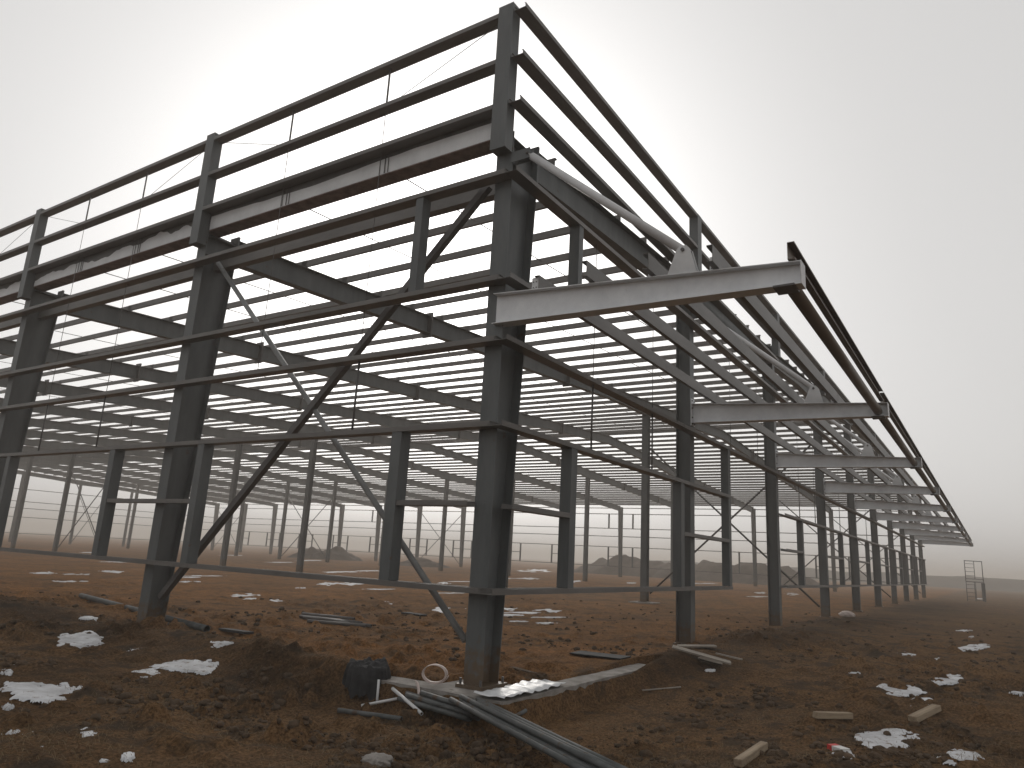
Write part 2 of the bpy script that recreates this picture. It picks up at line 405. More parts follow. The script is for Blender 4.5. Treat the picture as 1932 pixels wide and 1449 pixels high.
for j in range(NY+1):
    for (a, b, d), me in zip(segs, rmesh):
        r = part('rafter', me, M4((0, j*BY, 0)))
        for xs in ((7.0, 15.0) if a < 1 else (27.5,) if a < 23 else (40,) if a < 34 else (52, 60)):
            if j > 5: continue
            if xs not in me_spl: me_spl[xs] = boxes('splice_plate', [(xs-.026, xs+.026, -.15, .15, rt(xs)-.61, rt(xs)+.10)], DARK)
            part('splice_plate', me_spl[xs], M4((0, j*BY, 0)), parent=r)
    for s in (0, 1):                # end plates at the two edge columns
        x = .71 if s == 0 else XE-.71
        me = me_spl.setdefault(('e', s), boxes('end_plate', [(x-.02, x+.02, -.13, .13, rt(x)-.56, rt(x)+.07)], STEEL))
        part('end_plate', me, M4((0, j*BY, 0)))

# --- roof purlins, one C channel for each line and bay
me_pur = extrude('purlin', cprof(.15, .06), BY+.16, GIRT)
pur = []
for k in range(1, 54):
    x = 1.25*k
    for j in range(NY):
        p = (x, j*BY-.08, rt(x)+.005)
        a = project((p[0], p[1], p[2])); b = project((p[0], p[1]+BY, p[2]))
        vis = 0.0
        for t in np.linspace(0, 1, 12):
            q = project((p[0], p[1]+BY*t, p[2]))
            if q[2] > .5 and -40 < q[0] < 1972 and -20 < q[1] < 1460: vis += 1/12
        sc = vis*(.2*FPX/max(a[2], 1))*math.hypot(a[0]-b[0], a[1]-b[1]) if a[2] > .5 and b[2] > .5 else 0
        pur.append((sc, x, j))
pur.sort(reverse=True)
rest_v = []; rest_f = []; prof = cprof(.15, .06)
for i, (sc, x, j) in enumerate(pur):
    s = 1 if x < XE/2 else -1
    m = M4((x+.035*s, j*BY-.08+(.003 if j % 2 else 0), rt(x)+.030+(.006 if j % 2 else 0)), (0, 1, 0), (0, 0, 1), (1, 0, 0)) if s == 1 else \
        M4((x+.035*s, (j+1)*BY+.08, rt(x)+.030+(.006 if j % 2 else 0)), (0, -1, 0), (0, 0, 1), (-1, 0, 0))
    if i < 298: part('purlin', me_pur, m)
    else:
        k = len(rest_v); L = BY+.16; n = len(prof)
        for e in (0, L):
            for a, b in prof: rest_v.append(tuple(m @ Vector((e, a, b))))
        rest_f += [(k+q, k+(q+1) % n, k+n+(q+1) % n, k+n+q) for q in range(n)]
tag(part('far_purlin_rows', mesh('far_purlin_rows', rest_v, rest_f, GIRT), I4), kind='stuff')
# thin sag rods of the roof, running across the purlins
for j in range(6):
    for fr in (1/3, 2/3):
        y = (j+fr)*BY
        rod('roof_sag_rod', (.2, y, rt(.2)+.11), (33.6, y, rt(33.6)+.11), .010, GIRT, B, 5)

# --- wall girts and parapet rails (flat C channels, lips up)
me_gy = extrude('girt', cprof(.2, .07), BY-.008, GIRT)
me_gx = extrude('girt', cprof(.2, .07), BX-.008, GIRT)
me_gx0 = extrude('girt', cprof(.2, .07), BX+.2, GIRT)
ZG = dict(A=6.80, B=5.21, C=4.34, D=3.19, F=1.10)
ZR = dict(R1=9.47, R2=8.67, R3=7.91)
NL = 5
def ygirt(y0, y1, z, x=0.0, s=1, name='girt'):
    L = y1-y0
    me = me_gy if abs(L-(BY-.008)) < 1e-4 else extrude('girt', cprof(.2, .07), L, GIRT)
    m = M4((x, y0, z), (0, 1, 0), (-1, 0, 0), (0, 0, 1)) if s == 1 else M4((x, y1, z), (0, -1, 0), (1, 0, 0), (0, 0, 1))
    return part(name, me, m)
def xgirt(x0, x1, z, y=-.352, name='girt'):
    L = x1-x0
    me = me_gx if abs(L-(BX-.008)) < 1e-4 else extrude('girt', cprof(.2, .07), L, GIRT)
    return part(name, me, M4((x0, y, z), (1, 0, 0), (0, 1, 0), (0, 0, 1)))
for n, z in ZG.items():
    for j in range(NL): ygirt(j*BY+(.0 if j else -.148), (j+1)*BY-.008, z, -.003)
pw = .13
for n, z in ZR.items():
    for j in range(NL): ygirt(j*BY+pw+.004, (j+1)*BY-pw-.004, z, -.004, name='parapet_rail')
    for k in range(NX): xgirt(k*BX+(pw+.004 if k else -.2), (k+1)*BX-pw-.004, z, name='parapet_rail') if not (n == 'R3' and k > 1) else None
for k in range(NX):
    xgirt(k*BX+(.004 if k else -.2), (k+1)*BX-.004, ZG['C'])
    if k < 4: xgirt(k*BX+(.004 if k else -.2), (k+1)*BX-.004, ZG['A'])
    if k == 1:
        xgirt(BX+.004, 9.66, ZG['D']); xgirt(BX+.004, 9.66, ZG['F'])
    else:
        xgirt(k*BX+(.004 if k else -.2), (k+1)*BX-.004, ZG['D']); xgirt(k*BX+(.004 if k else -.2), (k+1)*BX-.004, ZG['F'])
xgirt(-.2, .45, ZG['B'])
# eave strut just inside the near eave
me_strut = extrude('eave_strut', [(0, 0), (.16, 0), (.16, .2), (0, .2)], BY-.03, GIRT)
for j in range(NL): part('eave_strut', me_strut, M4((.46, j*BY+.015, 6.83), (0, 1, 0), (-1, 0, 0), (0, 0, 1)))
# far side wall and far gable
for n, z in list(ZG.items())+[('R3', 7.45), ('R2', 8.67), ('R1', 9.47)]:
    if n in ('R1', 'R2'): continue
    for j in range(NY): ygirt(j*BY+.004, (j+1)*BY-.004, z, XE+.004, -1)
for n, z in ZG.items():
    for k in range(NX): xgirt(k*BX+.004, (k+1)*BX-.004, z, YE+.152)
# --- parapet posts
me_post = boxes('parapet_post', [(-.204, -.004, -pw, pw, 7.23, 9.64)], STEEL)
for j in range(NL+1): part('parapet_post', me_post, M4((0, j*BY, 0)))
for k in range(1, NX+1):
    zb = 7.2 if k < 2 else rt(min(k*BX, XE-.1))-.3
    part('parapet_post', boxes('parapet_post', [(-.13, .13, -.354, -.150, zb, 9.545)], STEEL), M4((k*BX, 0, 0)))
# --- window jambs (paired channels) and the short window rails
me_j = boxes('jamb', [(-.19, .01, -.09, .09, ZG['F']+.072, ZG['D']-.002)], STEEL)
me_ju = boxes('jamb', [(-.18, .0, -.07, .07, ZG['B']+.072, ZG['A']-.002)], STEEL)
me_jx = boxes('jamb', [(-.09, .09, -.34, -.16, ZG['F']+.072, ZG['D']-.002)], STEEL)
me_jxC = boxes('jamb', [(-.09, .09, -.34, -.16, ZG['D']+.072, ZG['C']-.002)], STEEL)
for j in range(NL):
    for dy in ((1.43,) if j == 0 else (-1.27, 1.58)):
        part('jamb', me_j, M4((-.004, j*BY+dy, 0)))
    a, b = (.13, 1.33) if j == 0 else (-1.17, 1.48)
    me = extrude('window_rail', cprof(.18, .07), b-a, GIRT)
    part('window_rail', me, M4((-.004, j*BY+a, 2.17), (0, 1, 0), (-1, 0, 0), (0, 0, 1)))
part('jamb', me_ju, M4((-.004, 1.40, 0)))
part('jamb', boxes('jamb', [(-.07, .07, -.34, -.16, ZG['B']+.3, ZG['A']-.002)], STEEL), M4((1.78, 0, 0)))
for k in range(NX):
    js = [k*BX+(1.8 if k == 0 else 2.05 if k == 1 else 2.45)] + ([] if k in (1,) else [(k+1)*BX-1.1])
    for x in js: part('jamb', me_jx, M4((x, 0, 0)))
    if k == 1: part('jamb', me_jxC, M4((js[0], 0, 0)))
    a = k*BX+(.16 if k == 0 else -1.0 if k > 0 and k != 2 else .1); b = js[0]-.1
    part('window_rail', extrude('window_rail', cprof(.18, .07), b-a, GIRT), M4((a, -.345, 2.16), (1, 0, 0), (0, 1, 0), (0, 0, 1)))
# far wall: lower window jambs, mid rails, some upper ones
me_fj = boxes('jamb', [(.0, .14, -.07, .07, ZG['F']+.072, ZG['D']-.002)], STEEL)
me_fju = boxes('jamb', [(.0, .14, -.07, .07, ZG['B']+.072, ZG['A']-.002)], STEEL)
for j in range(NY):
    if j == 3: continue
    for dy in (-1.3, 1.6): part('jamb', me_fj, M4((XE+.01, j*BY+dy, 0))) if j or dy > 0 else None
    if j: part('window_rail', extrude('window_rail', cprof(.14, .07), 2.76, GIRT), M4((XE+.01, j*BY+1.53, 2.17), (0, -1, 0), (1, 0, 0), (0, 0, 1)))
    if j in (4, 9): 
        for dy in (-1.3, 1.6): part('jamb', me_fju, M4((XE+.01, j*BY+dy, 0)))
# --- sag rods and ties of the near side wall and gable
for j in range(NL):
    for fr in (1/3, 2/3):
        y = (j+fr)*BY
        rod('sag_bar', (-.1, y, ZR['R2']+.07), (-.1, y, ZR['R1']), .017, DARK, B, 6)
        rod('sag_rod', (-.1, y, ZG['C']+.07), (-.1, y, ZR['R2']), .006, DARK, B, 5)
        if not (j == 0 and fr > .5): rod('sag_bar', (-.1, y, ZG['D']+.07), (-.1, y, ZG['C']), .017, DARK, B, 6)
    rod('tie_wire', (-.1, j*BY+.15, ZR['R1']-.01), (-.1, j*BY+BY/3-.05, ZR['R2']+.08), .005, GALV, B, 5)
    rod('tie_wire', (-.1, (j+1)*BY-.15, ZR['R1']-.01), (-.1, (j+1)*BY-BY/3+.05, ZR['R2']+.08), .005, GALV, B, 5)
for k in range(5):
    for fr in (1/3, 2/3):
        x = (k+fr)*BX
        if k != 1: rod('sag_bar', (x, -.25, ZG['D']+.07), (x, -.25, ZG['C']), .015, DARK, B, 6)
        rod('sag_rod', (x, -.25, ZG['C']+.07), (x, -.25, ZG['A'] if k < 4 else 6.8), .006, DARK, B, 5)

# --- vertical bracing
def angle_m(L, s, mt): 
    t = .01
    return extrude('brace', [(0, 0), (s, 0), (s, t), (t, t), (t, s), (0, s)], L, mt)
def brace(p0, p1, s, mt, up=(1, 0, 0)):
    m, L = frame(p0, p1, up); return part('brace', angle_m(L, s, mt), m)
brace((.10, .33, 6.86), (.10, 6.95, .50), .105, DARK)
part('brace', tubem('brace', .045, 9.22, BRACE, 10), frame((.20, 6.92, 6.90), (.20, .22, .42))[0], 'paler round brace of the corner bay')
for xr in (22.5, 45, XE-.3):
    for j in (0, 7, 13):
        zt = 6.6
        rod('brace', (xr, j*BY+.2, .35), (xr, (j+1)*BY-.2, zt), .04, DARK, B, 6)
        rod('brace', (xr+.11, (j+1)*BY-.2, .35), (xr+.11, j*BY+.2, zt), .04, DARK, B, 6)

# --- box gutter along the near eave
GL = NL*BY
part('gutter', boxes('gutter', [(.004, .30, .16, GL, 7.560, 7.568), (.004, .012, .16, GL, 7.568, 8.06), (.292, .30, .16, GL, 7.568, 7.98)], DARK), I4)
gut = B.children[-1]
part('gutter_bottom', boxes('gutter_bottom', [(.0, .305, .158, GL, 7.545, 7.5595)], RUST), I4, 'rust red underside of the gutter', parent=gut)
for j in range(NL):
    ys = np.linspace(j*BY+.16, (j+1)*BY-.16, 110); v = []
    for y in ys:
        u = (y-j*BY)/BY
        if j == 0: top = 7.82+.03*math.sin(u*8)+.02*float(vnoise(y, 3, 3, 2))
        else: top = 7.78+.20*float(vnoise(y, j*3.1, .8, 4))+.18*float(vnoise(y, j, 2.4, 6))+.07*float(vnoise(y, j, 7, 6))
        v += [(-.002, y, 7.562), (-.003-.006*(.5+float(vnoise(y, 1, 2, 9))), y, (7.562+top)/2), (-.002, y, min(top, 7.94))]
    f = []
    for i in range(109):
        a = 3*i; f += [(a, a+1, a+4, a+3), (a+1, a+2, a+5, a+4)]
    part('gutter_film', mesh('gutter_film', v, f, FILM, True), I4, 'pale film on the outer gutter face', parent=gut)
    for fr in (1/3, 2/3):
        y = (j+fr)*BY
        part('gutter_seam', boxes('gutter_seam', [(-.016, -.010, y-.10, y-.085, 7.565, 7.9), (-.016, -.010, y+.085, y+.10, 7.565, 7.9), (-.015, -.009, y-.03, y-.01, 7.565, 7.88)], DARK), I4, parent=gut)
    part('gutter_outlet', tubem('gutter_outlet', .05, .13, WHITE, 14, .044), M4((.06, j*BY+.24, 7.56), (0, 0, -1), (0, 1, 0), (1, 0, 0)), 'white gutter outlet spigot', parent=gut)

# --- canopy along the gable
def ctop(y): return 5.05-.25*(-y-.15)/3.85       # beam top at depth y
def cbot(y): return 4.62-.08*(-y-.15)/3.85
def cbeam(y0):
    v = []; f = []; fw = .10; tf = .010; tw = .004; y1 = -4.0
    def hexa(P):
        k = len(v); v.extend(P); f.extend([tuple(k+i for i in q) for q in ((0, 2, 3, 1), (4, 5, 7, 6), (0, 1, 5, 4), (2, 6, 7, 3), (0, 4, 6, 2), (1, 3, 7, 5))])
    hexa([(x, y, z(y)) for z in (lambda y: ctop(y)-tf, ctop) for y in (y0, y1) for x in (-fw, fw)])
    hexa([(x, y, z(y)) for z in (cbot, lambda y: cbot(y)+tf) for y in (y0, y1) for x in (-fw, fw)])
    hexa([(x, y, z(y)) for z in (lambda y: cbot(y)+tf-.001, lambda y: ctop(y)-tf+.001) for y in (y0, y1) for x in (-tw, tw)])
    return mesh('canopy_beam', v, f, LIGHT)
me_cb = cbeam(-.172); me_cb0 = cbeam(-.02)
me_tip = boxes('end_plate', [(-.102, .102, -4.012, -4.0005, cbot(-4)-.004, ctop(-4)+.004)], TIE)
me_root = boxes('end_plate', [(-.11, .11, -.1715, -.153, 4.56, 5.16)], LIGHT)
def boltset():
    v = []; f = []
    for x in (-.07, .07):
        for z in (4.60, 4.74, 4.95, 5.11):
            k = len(v)
            for y in (-.172, -.195): v += [(x+.016*math.cos(t*math.pi/3), y, z+.016*math.sin(t*math.pi/3)) for t in range(6)]
            f += [(k+i, k+(i+1) % 6, k+6+(i+1) % 6, k+6+i) for i in range(6)]+[tuple(range(k+6, k+12))]
    return mesh('bolt_group', v, f, DARK)
me_bolts = boltset()
CP = (-.63, -1.48, -2.29, -3.05)
def gusset():
    v = []; f = []; yb = (-2.50, -2.86); ya = (-2.62, -2.76); z0, z1 = ctop(-2.68)-.006, 5.24
    pts = [(-2.50, ctop(-2.5)-.004), (-2.86, ctop(-2.86)-.004), (-2.775, 5.20), (-2.735, 5.245), (-2.655, 5.245), (-2.615, 5.20)]
    for s in (-1, 1):
        k = len(v); n = len(pts)
        v += [(s*.055-.007, y, z) for y, z in pts]+[(s*.055+.007, y, z) for y, z in pts]
        f += [(k+i, k+(i+1) % n, k+n+(i+1) % n, k+n+i) for i in range(n)]+[tuple(range(k+n-1, k-1, -1)), tuple(range(k+n, k+2*n))]
    return mesh('gusset', v, f, TIE)
me_gus = gusset()
me_pin = tubem('pin', .022, .17, DARK, 10)
me_brk = {y: boxes('purlin_bracket', [(-.005, .005, y-.045, y+.055, ctop(y)-.003, ctop(y)+.20)], TIE) for y in CP}
def holes(y):
    v = []; f = []
    for dy in (-.015, .03):
        for dz in (.06, .14):
            k = len(v)
            for x in (-.0075, .0075): v += [(x, y+dy+.010*math.cos(t*math.pi/4), ctop(y)+dz+.010*math.sin(t*math.pi/4)) for t in range(8)]
            f += [tuple(range(k, k+8)), tuple(range(k+15, k+7, -1))]+[(k+i, k+8+i, k+8+(i+1) % 8, k+(i+1) % 8) for i in range(8)]
    return mesh('bolt_group', v, f, DARK)
me_hol = {y: holes(y) for y in CP}
LT = math.dist((-.33, 7.17), (-2.695, 5.19))
me_tie = tubem('tie_pipe', .055, LT-.10, TIE, 16, .048)
me_lug = boxes('lug', [(-.02, .16, -.05, .05, -.012, .012)], TIE)
me_tbr = boxes('tie_bracket', [(-.05, -.038, -.46, -.15, 7.04, 7.20), (.038, .05, -.46, -.15, 7.04, 7.20)], STEEL)
for k in range(NX+1):
    m = M4((k*BX+(.30 if k == 0 else -.30 if k == NX else 0)*0, 0, 0))
    cb = part('canopy_beam', me_cb0 if k in (0,) else me_cb, m, 'light grey canopy beam')
    part('end_plate', me_tip, m, parent=cb)
    if k: part('end_plate', me_root, m, parent=cb); part('bolt_group', me_bolts, m, parent=cb)
    part('gusset', me_gus, m, parent=cb)
    part('pin', me_pin, M4((k*BX-.085, -2.695, 5.19)), parent=cb)
    for y in CP:
        part('purlin_bracket', me_brk[y], M4((k*BX+.004, 0, 0)), parent=cb)
        if k < 4: part('bolt_group', me_hol[y], M4((k*BX+.004, 0, 0)), parent=cb)
    tb = part('tie_bracket', me_tbr, m)
    part('pin', me_pin, M4((k*BX-.085, -.42, 7.12)), parent=tb)
    mt, _ = frame((k*BX, -.42, 7.12), (k*BX, -2.695, 5.19), (0, 1, 0))
    tp = part('tie_pipe', me_tie, mt @ Matrix.Translation((.07, 0, 0)), 'pale inclined pipe holding up a canopy beam')
    part('lug', me_lug, mt @ Matrix.Translation((0, 0, 0)), parent=tp)
    part('lug', me_lug, mt @ Matrix.Translation((math.dist((-.42, 7.12), (-2.695, 5.19))-.14, 0, 0)), parent=tp)
me_cp = extrude('canopy_purlin', cprof(.2, .07), BX+.05, GIRT); me_cp0 = extrude('canopy_purlin', cprof(.2, .07), BX+.32, GIRT)
me_pipe = tubem('canopy_pipe', .078, BX-.02, STEEL, 18, .07)
me_edge_c = extrude('canopy_edge_channel', cprof(.2, .075), BX-.004, STEEL)
for k in range(NX):
    for y in CP:                    # vertical channels standing on the beams
        part('canopy_purlin', me_cp if k or y == CP[0] else me_cp0, M4((k*BX-(.05 if k or y == CP[0] else .32)+(0 if k % 2 else .012), y-.078, ctop(y)+.204+(0 if k % 2 else .008)), (1, 0, 0), (0, 0, -1), (0, 1, 0)))
    part('canopy_pipe', me_pipe, M4((k*BX+.01, -3.83, 4.655)))
    part('canopy_edge_channel', me_edge_c, M4((k*BX-(.12 if k == 0 else .0), -3.88, 4.82), (1, 0, 0), (0, 0, 1), (0, -1, 0)))
for k in range(NX+1):
    part('edge_bracket', boxes('edge_bracket', [(-.05, .05, -3.94, -3.86, ctop(-3.9)-.003, 4.822)], LIGHT), M4((k*BX+.02, 0, 0)))
    part('pipe_saddle', boxes('pipe_saddle', [(-.13, .13, -3.94, -3.72, cbot(-3.83)-.02, cbot(-3.83)+.002)], DARK), M4((k*BX, 0, 0)))

# ------------------------------------------------------------------ foundation
plv = [(-.42, 1.25), (-.42, -.74), (4.1, -.74), (4.1, -.42), (.62, -.42), (.62, .45), (-.1, .45), (-.1, 1.25)]
def densify(P, d=.12):
    o = []
    for a, b in zip(P, P[1:]+P[:1]):
        k = max(1, int(math.dist(a, b)/d))
        o += [(a[0]+(b[0]-a[0])*i/k+.02*float(vnoise(a[0]+i, a[1]+b[1], 1.7, 3)), a[1]+(b[1]-a[1])*i/k+.03*float(vnoise(a[0]+b[0]+i*.9, a[1], 1.3, 5))) for i in range(k)]
    return o
plv = densify(plv); n = len(plv)
v = [(x, y, -.75) for x, y in plv]+[(x, y, -.022+.016*float(vnoise(x, y, 5, 2))) for x, y in plv]
f = [(i, (i+1) % n, n+(i+1) % n, n+i) for i in range(n)]+[tuple(range(n, 2*n))]
tag(put('concrete_footing', mesh('concrete_footing', v, f, CONC)), 'rough L-shaped concrete footing under the nearest corner column', 'footing')
for k, (w, d_) in {1: (.75, .8), 2: (.7, .7), 3: (.7, .7)}.items():
    tag(put('concrete_footing', boxes('concrete_footing', [(-w/2, w/2, -d_/2, d_/2, -.6, -.012)], CONC), M4((k*BX, .02, 0))),
        ['', 'square concrete footing of the gable column with boards beside it', 'square concrete footing of the third gable column', 'square concrete footing of the fourth gable column'][k], 'footing')

tag(put('concrete_footing', boxes('concrete_footing', [(-.55, .55, -.5, .5, -.6, -.006)], CONC), M4((22.5, BY, 0))), 'concrete pad under the interior column framed by the first gable opening', 'footing')
# ------------------------------------------------------------------ earth heaps
def heap(name, label, c, rx, ry, hh, seed, ang=0.0, m=HEAP):
    N = 46; u = np.linspace(-1.15, 1.15, N); U, V = np.meshgrid(u, u, indexing='ij'); r = np.hypot(U, V)
    X = c[0]+U*rx*math.cos(ang)-V*ry*math.sin(ang); Y = c[1]+U*rx*math.sin(ang)+V*ry*math.cos(ang)
    e = np.maximum(0, 1-r**1.35)
    Z = height(X, Y)-.15+(hh+.15)*e*(1+.55*vnoise(U*3, V*3, 1, seed))+.18*hh*vnoise(U*9, V*9, 1, seed+1)*np.minimum(1, e*4)
    v = np.stack([X.ravel(), Y.ravel(), Z.ravel()], 1).tolist()
    f = [(i*N+j, i*N+N+j, i*N+N+j+1, i*N+j+1) for i in range(N-1) for j in range(N-1)]
    return tag(put(name, mesh(name, v, f, m, True)), label, 'earth heap')
def on_x(px, py, X):
    d = ray(px, py); t = (X-CAM[0])/d[0]; return CAM+t*d
q = on_x(585, 1050, 58); heap('earth_heap', 'small rounded earth heap, left one of the touching pair inside the hall', q[:2], 3.4, 3.0, 1.25, 3)
q = on_x(632, 1050, 60); heap('earth_heap', 'larger rounded earth heap, right one of the touching pair inside the hall', q[:2], 4.2, 3.4, 1.6, 5)
q = on_x(797, 1060, 56); heap('earth_heap', 'low earth heap seen just left of the nearest corner column', q[:2], 4.2, 3.0, .95, 8)
# long spoil ridge beyond the far wall
pxs = [1098, 1130, 1165, 1200, 1240, 1290, 1340, 1385, 1430, 1480, 1520, 1560]; hs = [.2, 1.9, 2.5, 2.1, 2.3, 1.9, 2.0, 2.5, 2.2, 2.3, 1.3, .1]
pts = [on_x(p, 1080, 86)[1] for p in pxs]
ys = np.linspace(pts[0], pts[-1], 150); hz = np.interp(-ys, -np.array(pts), hs); v = []; f = []
for i, (y, h_) in enumerate(zip(ys, hz)):
    for k in range(11):
        o = -1+.2*k; e = max(0, 1-abs(o)**1.5)
        v.append((86+o*6+.6*float(vnoise(y, o, .5, 3)), y, -.2+(h_+.2)*e*(1+.5*float(vnoise(y, o*3, .6, 2)))+.55*float(vnoise(y, o*4, 1.3, 7))*e+.3*float(vnoise(y, o*6, 3.1, 8))*e))
    if i:
        for k in range(10): a = (i-1)*11+k; f.append((a, a+1, a+12, a+11))
tag(put('earth_ridge', mesh('earth_ridge', v, f, HEAP, True)), 'long lumpy ridge of dug earth behind the far wall', 'earth heap')

# ------------------------------------------------------------------ snow
def snow_geo(box, seed, thick=.022, ragged=.55, N=44):
    x0, y0, x1, y1 = box; cx, cy = (x0+x1)/2, (y0+y1)/2
    c = G(cx, cy); e1 = (G(x1, cy)-G(x0, cy))/2; e2 = (G(cx, y0)-G(cx, y1))/2
    e1.z = e2.z = 0
    if e2.length > 2.2*e1.length: e2 *= 2.2*e1.length/e2.length
    u = np.linspace(-1.35, 1.35, N); U, V = np.meshgrid(u, u, indexing='ij')
    X = c.x+e1.x*U+e2.x*V; Y = c.y+e1.y*U+e2.y*V
    F = (.72 if thick > .008 else .55)-U**2-V**2+ragged*1.2*vnoise(U*1.5+seed*3, V*1.5, 1, seed)+ragged*1.3*vnoise(U*4+seed, V*4, 1, seed+1)+.8*ragged*vnoise(U*10, V*10+seed, 1, seed+2)
    F = F-.02
    Z = height(X, Y, False)+(.012 if thick > .008 else .004)+np.clip(F*.06, -.10, thick*1.6)+.004*vnoise(X, Y, 9, 3)
    v = np.stack([X.ravel(), Y.ravel(), Z.ravel()], 1)
    k = (np.arange(N-1)[:, None]*N+np.arange(N-1)[None, :]); Fc = np.maximum.reduce([F[:-1, :-1], F[1:, :-1], F[:-1, 1:], F[1:, 1:]])
    k = k[Fc > 0]
    return v, np.stack([k, k+N, k+N+1, k+1], 1)
for i, (box, lab) in enumerate([
    ((85, 1196, 205, 1226), 'long tapering snow patch in front of the lying pipe at left'),
    ((282, 1247, 420, 1273), 'clean pointed snow patch right of and nearer than the tapering one'),
    ((0, 1288, 170, 1326), 'thin ragged snow patch at the left edge of the picture'),
    ((226, 1416, 258, 1446), 'small snow lump at the bottom left'),
    ((1652, 1280, 1746, 1304), 'wide snow patch with ragged left end above the three-cornered one, right side'),
    ((1752, 1270, 1825, 1290), 'slim snow patch at far right with a thin tail'),
    ((1800, 1216, 1870, 1229), 'smooth oval snow patch farthest up at the right'),
    ((1704, 1312, 1778, 1330), 'broken snow patch directly behind the slanting timber'),
    ((1608, 1380, 1742, 1424), 'largest snow patch, low on the right near the red package'),
    ((1765, 1416, 1856, 1449), 'ragged snow patch at the bottom right edge')]):
    vv, ff = snow_geo(box, i+2, .010, .5 if i not in (2,) else .9, 56)
    tag(put('snow_patch', bigmesh('snow_patch', vv, ff, SNOW)), lab, 'snow patch', 'larger snow patches on the soil')
sv = []; sf = []; k0 = 0
small = [(60, 1077, 110, 1085), (190, 1076, 240, 1081), (340, 1094, 360, 1101), (364, 1094, 380, 1100), (430, 1120, 495, 1127), (460, 1128, 490, 1134), (505, 1130, 535, 1137), (640, 1096, 690, 1104), (556, 1107, 580, 1111),
    (940, 1148, 1000, 1153), (1005, 1150, 1060, 1155), (880, 1143, 950, 1147), (930, 1159, 990, 1163), (1000, 1163, 1080, 1167), (950, 1155, 1030, 1158), (960, 1171, 1000, 1174), (1010, 1174, 1060, 1178), (905, 1166, 945, 1170), (810, 1146, 850, 1156), (700, 1133, 745, 1138), (600, 1098, 650, 1104), (985, 1074, 1045, 1080), (985, 1090, 1020, 1094), (1070, 1094, 1100, 1099),
    (1425, 1117, 1450, 1120), (1480, 1119, 1510, 1123), (1690, 1227, 1735, 1236), (1800, 1187, 1835, 1193), (1826, 1200, 1842, 1204), (1600, 1265, 1622, 1273), (1908, 1305, 1932, 1316), (1915, 1395, 1932, 1410), (1565, 1412, 1655, 1436), (1630, 1375, 1655, 1384),
    (100, 1290, 165, 1304), (20, 1240, 52, 1262), (0, 1258, 26, 1282), (240, 1262, 310, 1278), (145, 1370, 185, 1390), (50, 1378, 90, 1394), (165, 1405, 195, 1425), (185, 1430, 210, 1440), (0, 1376, 45, 1390), (60, 1400, 90, 1412), (150, 1160, 185, 1172), (220, 1222, 275, 1232), (385, 1208, 435, 1222), (0, 1330, 25, 1345),
    (1290, 1085, 1330, 1089), (820, 1098, 850, 1103), (1180, 1098, 1200, 1102), (1840, 1128, 1856, 1131), (1760, 1240, 1775, 1245), (1330, 1262, 1350, 1268), (1020, 1275, 1040, 1283), (1020, 1373, 1045, 1385)]
for i in range(26):                                  # thin streaks across the hall floor
    px = random.uniform(60, 1500); py = random.uniform(1050+.04*(px-900)+16, 1100+.03*px)
    w_ = random.uniform(8, 45); small.append((px-w_, py-random.uniform(.5, 1.3), px+w_, py+random.uniform(.5, 1.3)))
for i, bx_ in enumerate(small):
    vv, ff = snow_geo(bx_, i+20, .006, 1.0, 24)
    sv.append(vv); sf.append(ff+k0); k0 += len(vv)
tag(put('snow_scraps', bigmesh('snow_scraps', np.concatenate(sv), np.concatenate(sf), SNOW)), 'thin scattered scraps of old snow on the soil', 'snow', kind='stuff')

# ------------------------------------------------------------------ clods and straw
t_ = (1+5**.5)/2
ico = np.array([(-1, t_, 0), (1, t_, 0), (-1, -t_, 0), (1, -t_, 0), (0, -1, t_), (0, 1, t_), (0, -1, -t_), (0, 1, -t_), (t_, 0, -1), (t_, 0, 1), (-t_, 0, -1), (-t_, 0, 1)])/math.sqrt(1+t_*t_)
icf = np.array([(0, 11, 5), (0, 5, 1), (0, 1, 7), (0, 7, 10), (0, 10, 11), (1, 5, 9), (5, 11, 4), (11, 10, 2), (10, 7, 6), (7, 1, 8), (3, 9, 4), (3, 4, 2), (3, 2, 6), (3, 6, 8), (3, 8, 9), (4, 9, 5), (2, 4, 11), (6, 2, 10), (8, 6, 7), (9, 8, 1)])
edges = {}; fv = list(map(tuple, ico)); nf = []
for a, b, c in icf:
    def mid(p, q):
        e = (min(p, q), max(p, q))
        if e not in edges:
            m_ = np.array(fv[p])+np.array(fv[q]); fv.append(tuple(m_/np.linalg.norm(m_))); edges[e] = len(fv)-1
        return edges[e]
    x_, y_, z_ = mid(a, b), mid(b, c), mid(c, a); nf += [(a, x_, z_), (x_, b, y_), (z_, y_, c), (x_, y_, z_)]
ico2 = np.array(fv); icf2 = np.array(nf)
def free(x, y):
    return not (-.6 < x < 4.2 and -.9 < y < 1.4)
cv = []; cf = []; k0 = 0; cnt = 0
def field(n, y0, pw_, tmax, s1, sd1, lo, hi, s2=None, sd2=0):
    """n random spots of rough ground in view, thicker where the noise is high"""
    px = rng.uniform(-60, 1990, n*14); py = y0+(1449-y0)*rng.random(n*14)**pw_
    D = np.stack([(px-966)/FPX, -(py-724.5)/FPX, np.ones_like(px)], 1) @ RC
    t = -(CAM[2]+.1)/D[:, 2]; x = CAM[0]+t*D[:, 0]; y = CAM[1]+t*D[:, 1]
    ok = (D[:, 2] < -.01) & (t < tmax) & ~((x > -.6) & (x < 4.2) & (y > -.9) & (y < 1.4))
    nz = vnoise(x, y, s1, sd1)+(.5*vnoise(x, y, s2, sd2) if s2 else 0)
    ok &= nz > rng.uniform(lo, hi, len(x))
    x, y = x[ok][:n], y[ok][:n]; return x, y, height(x, y)
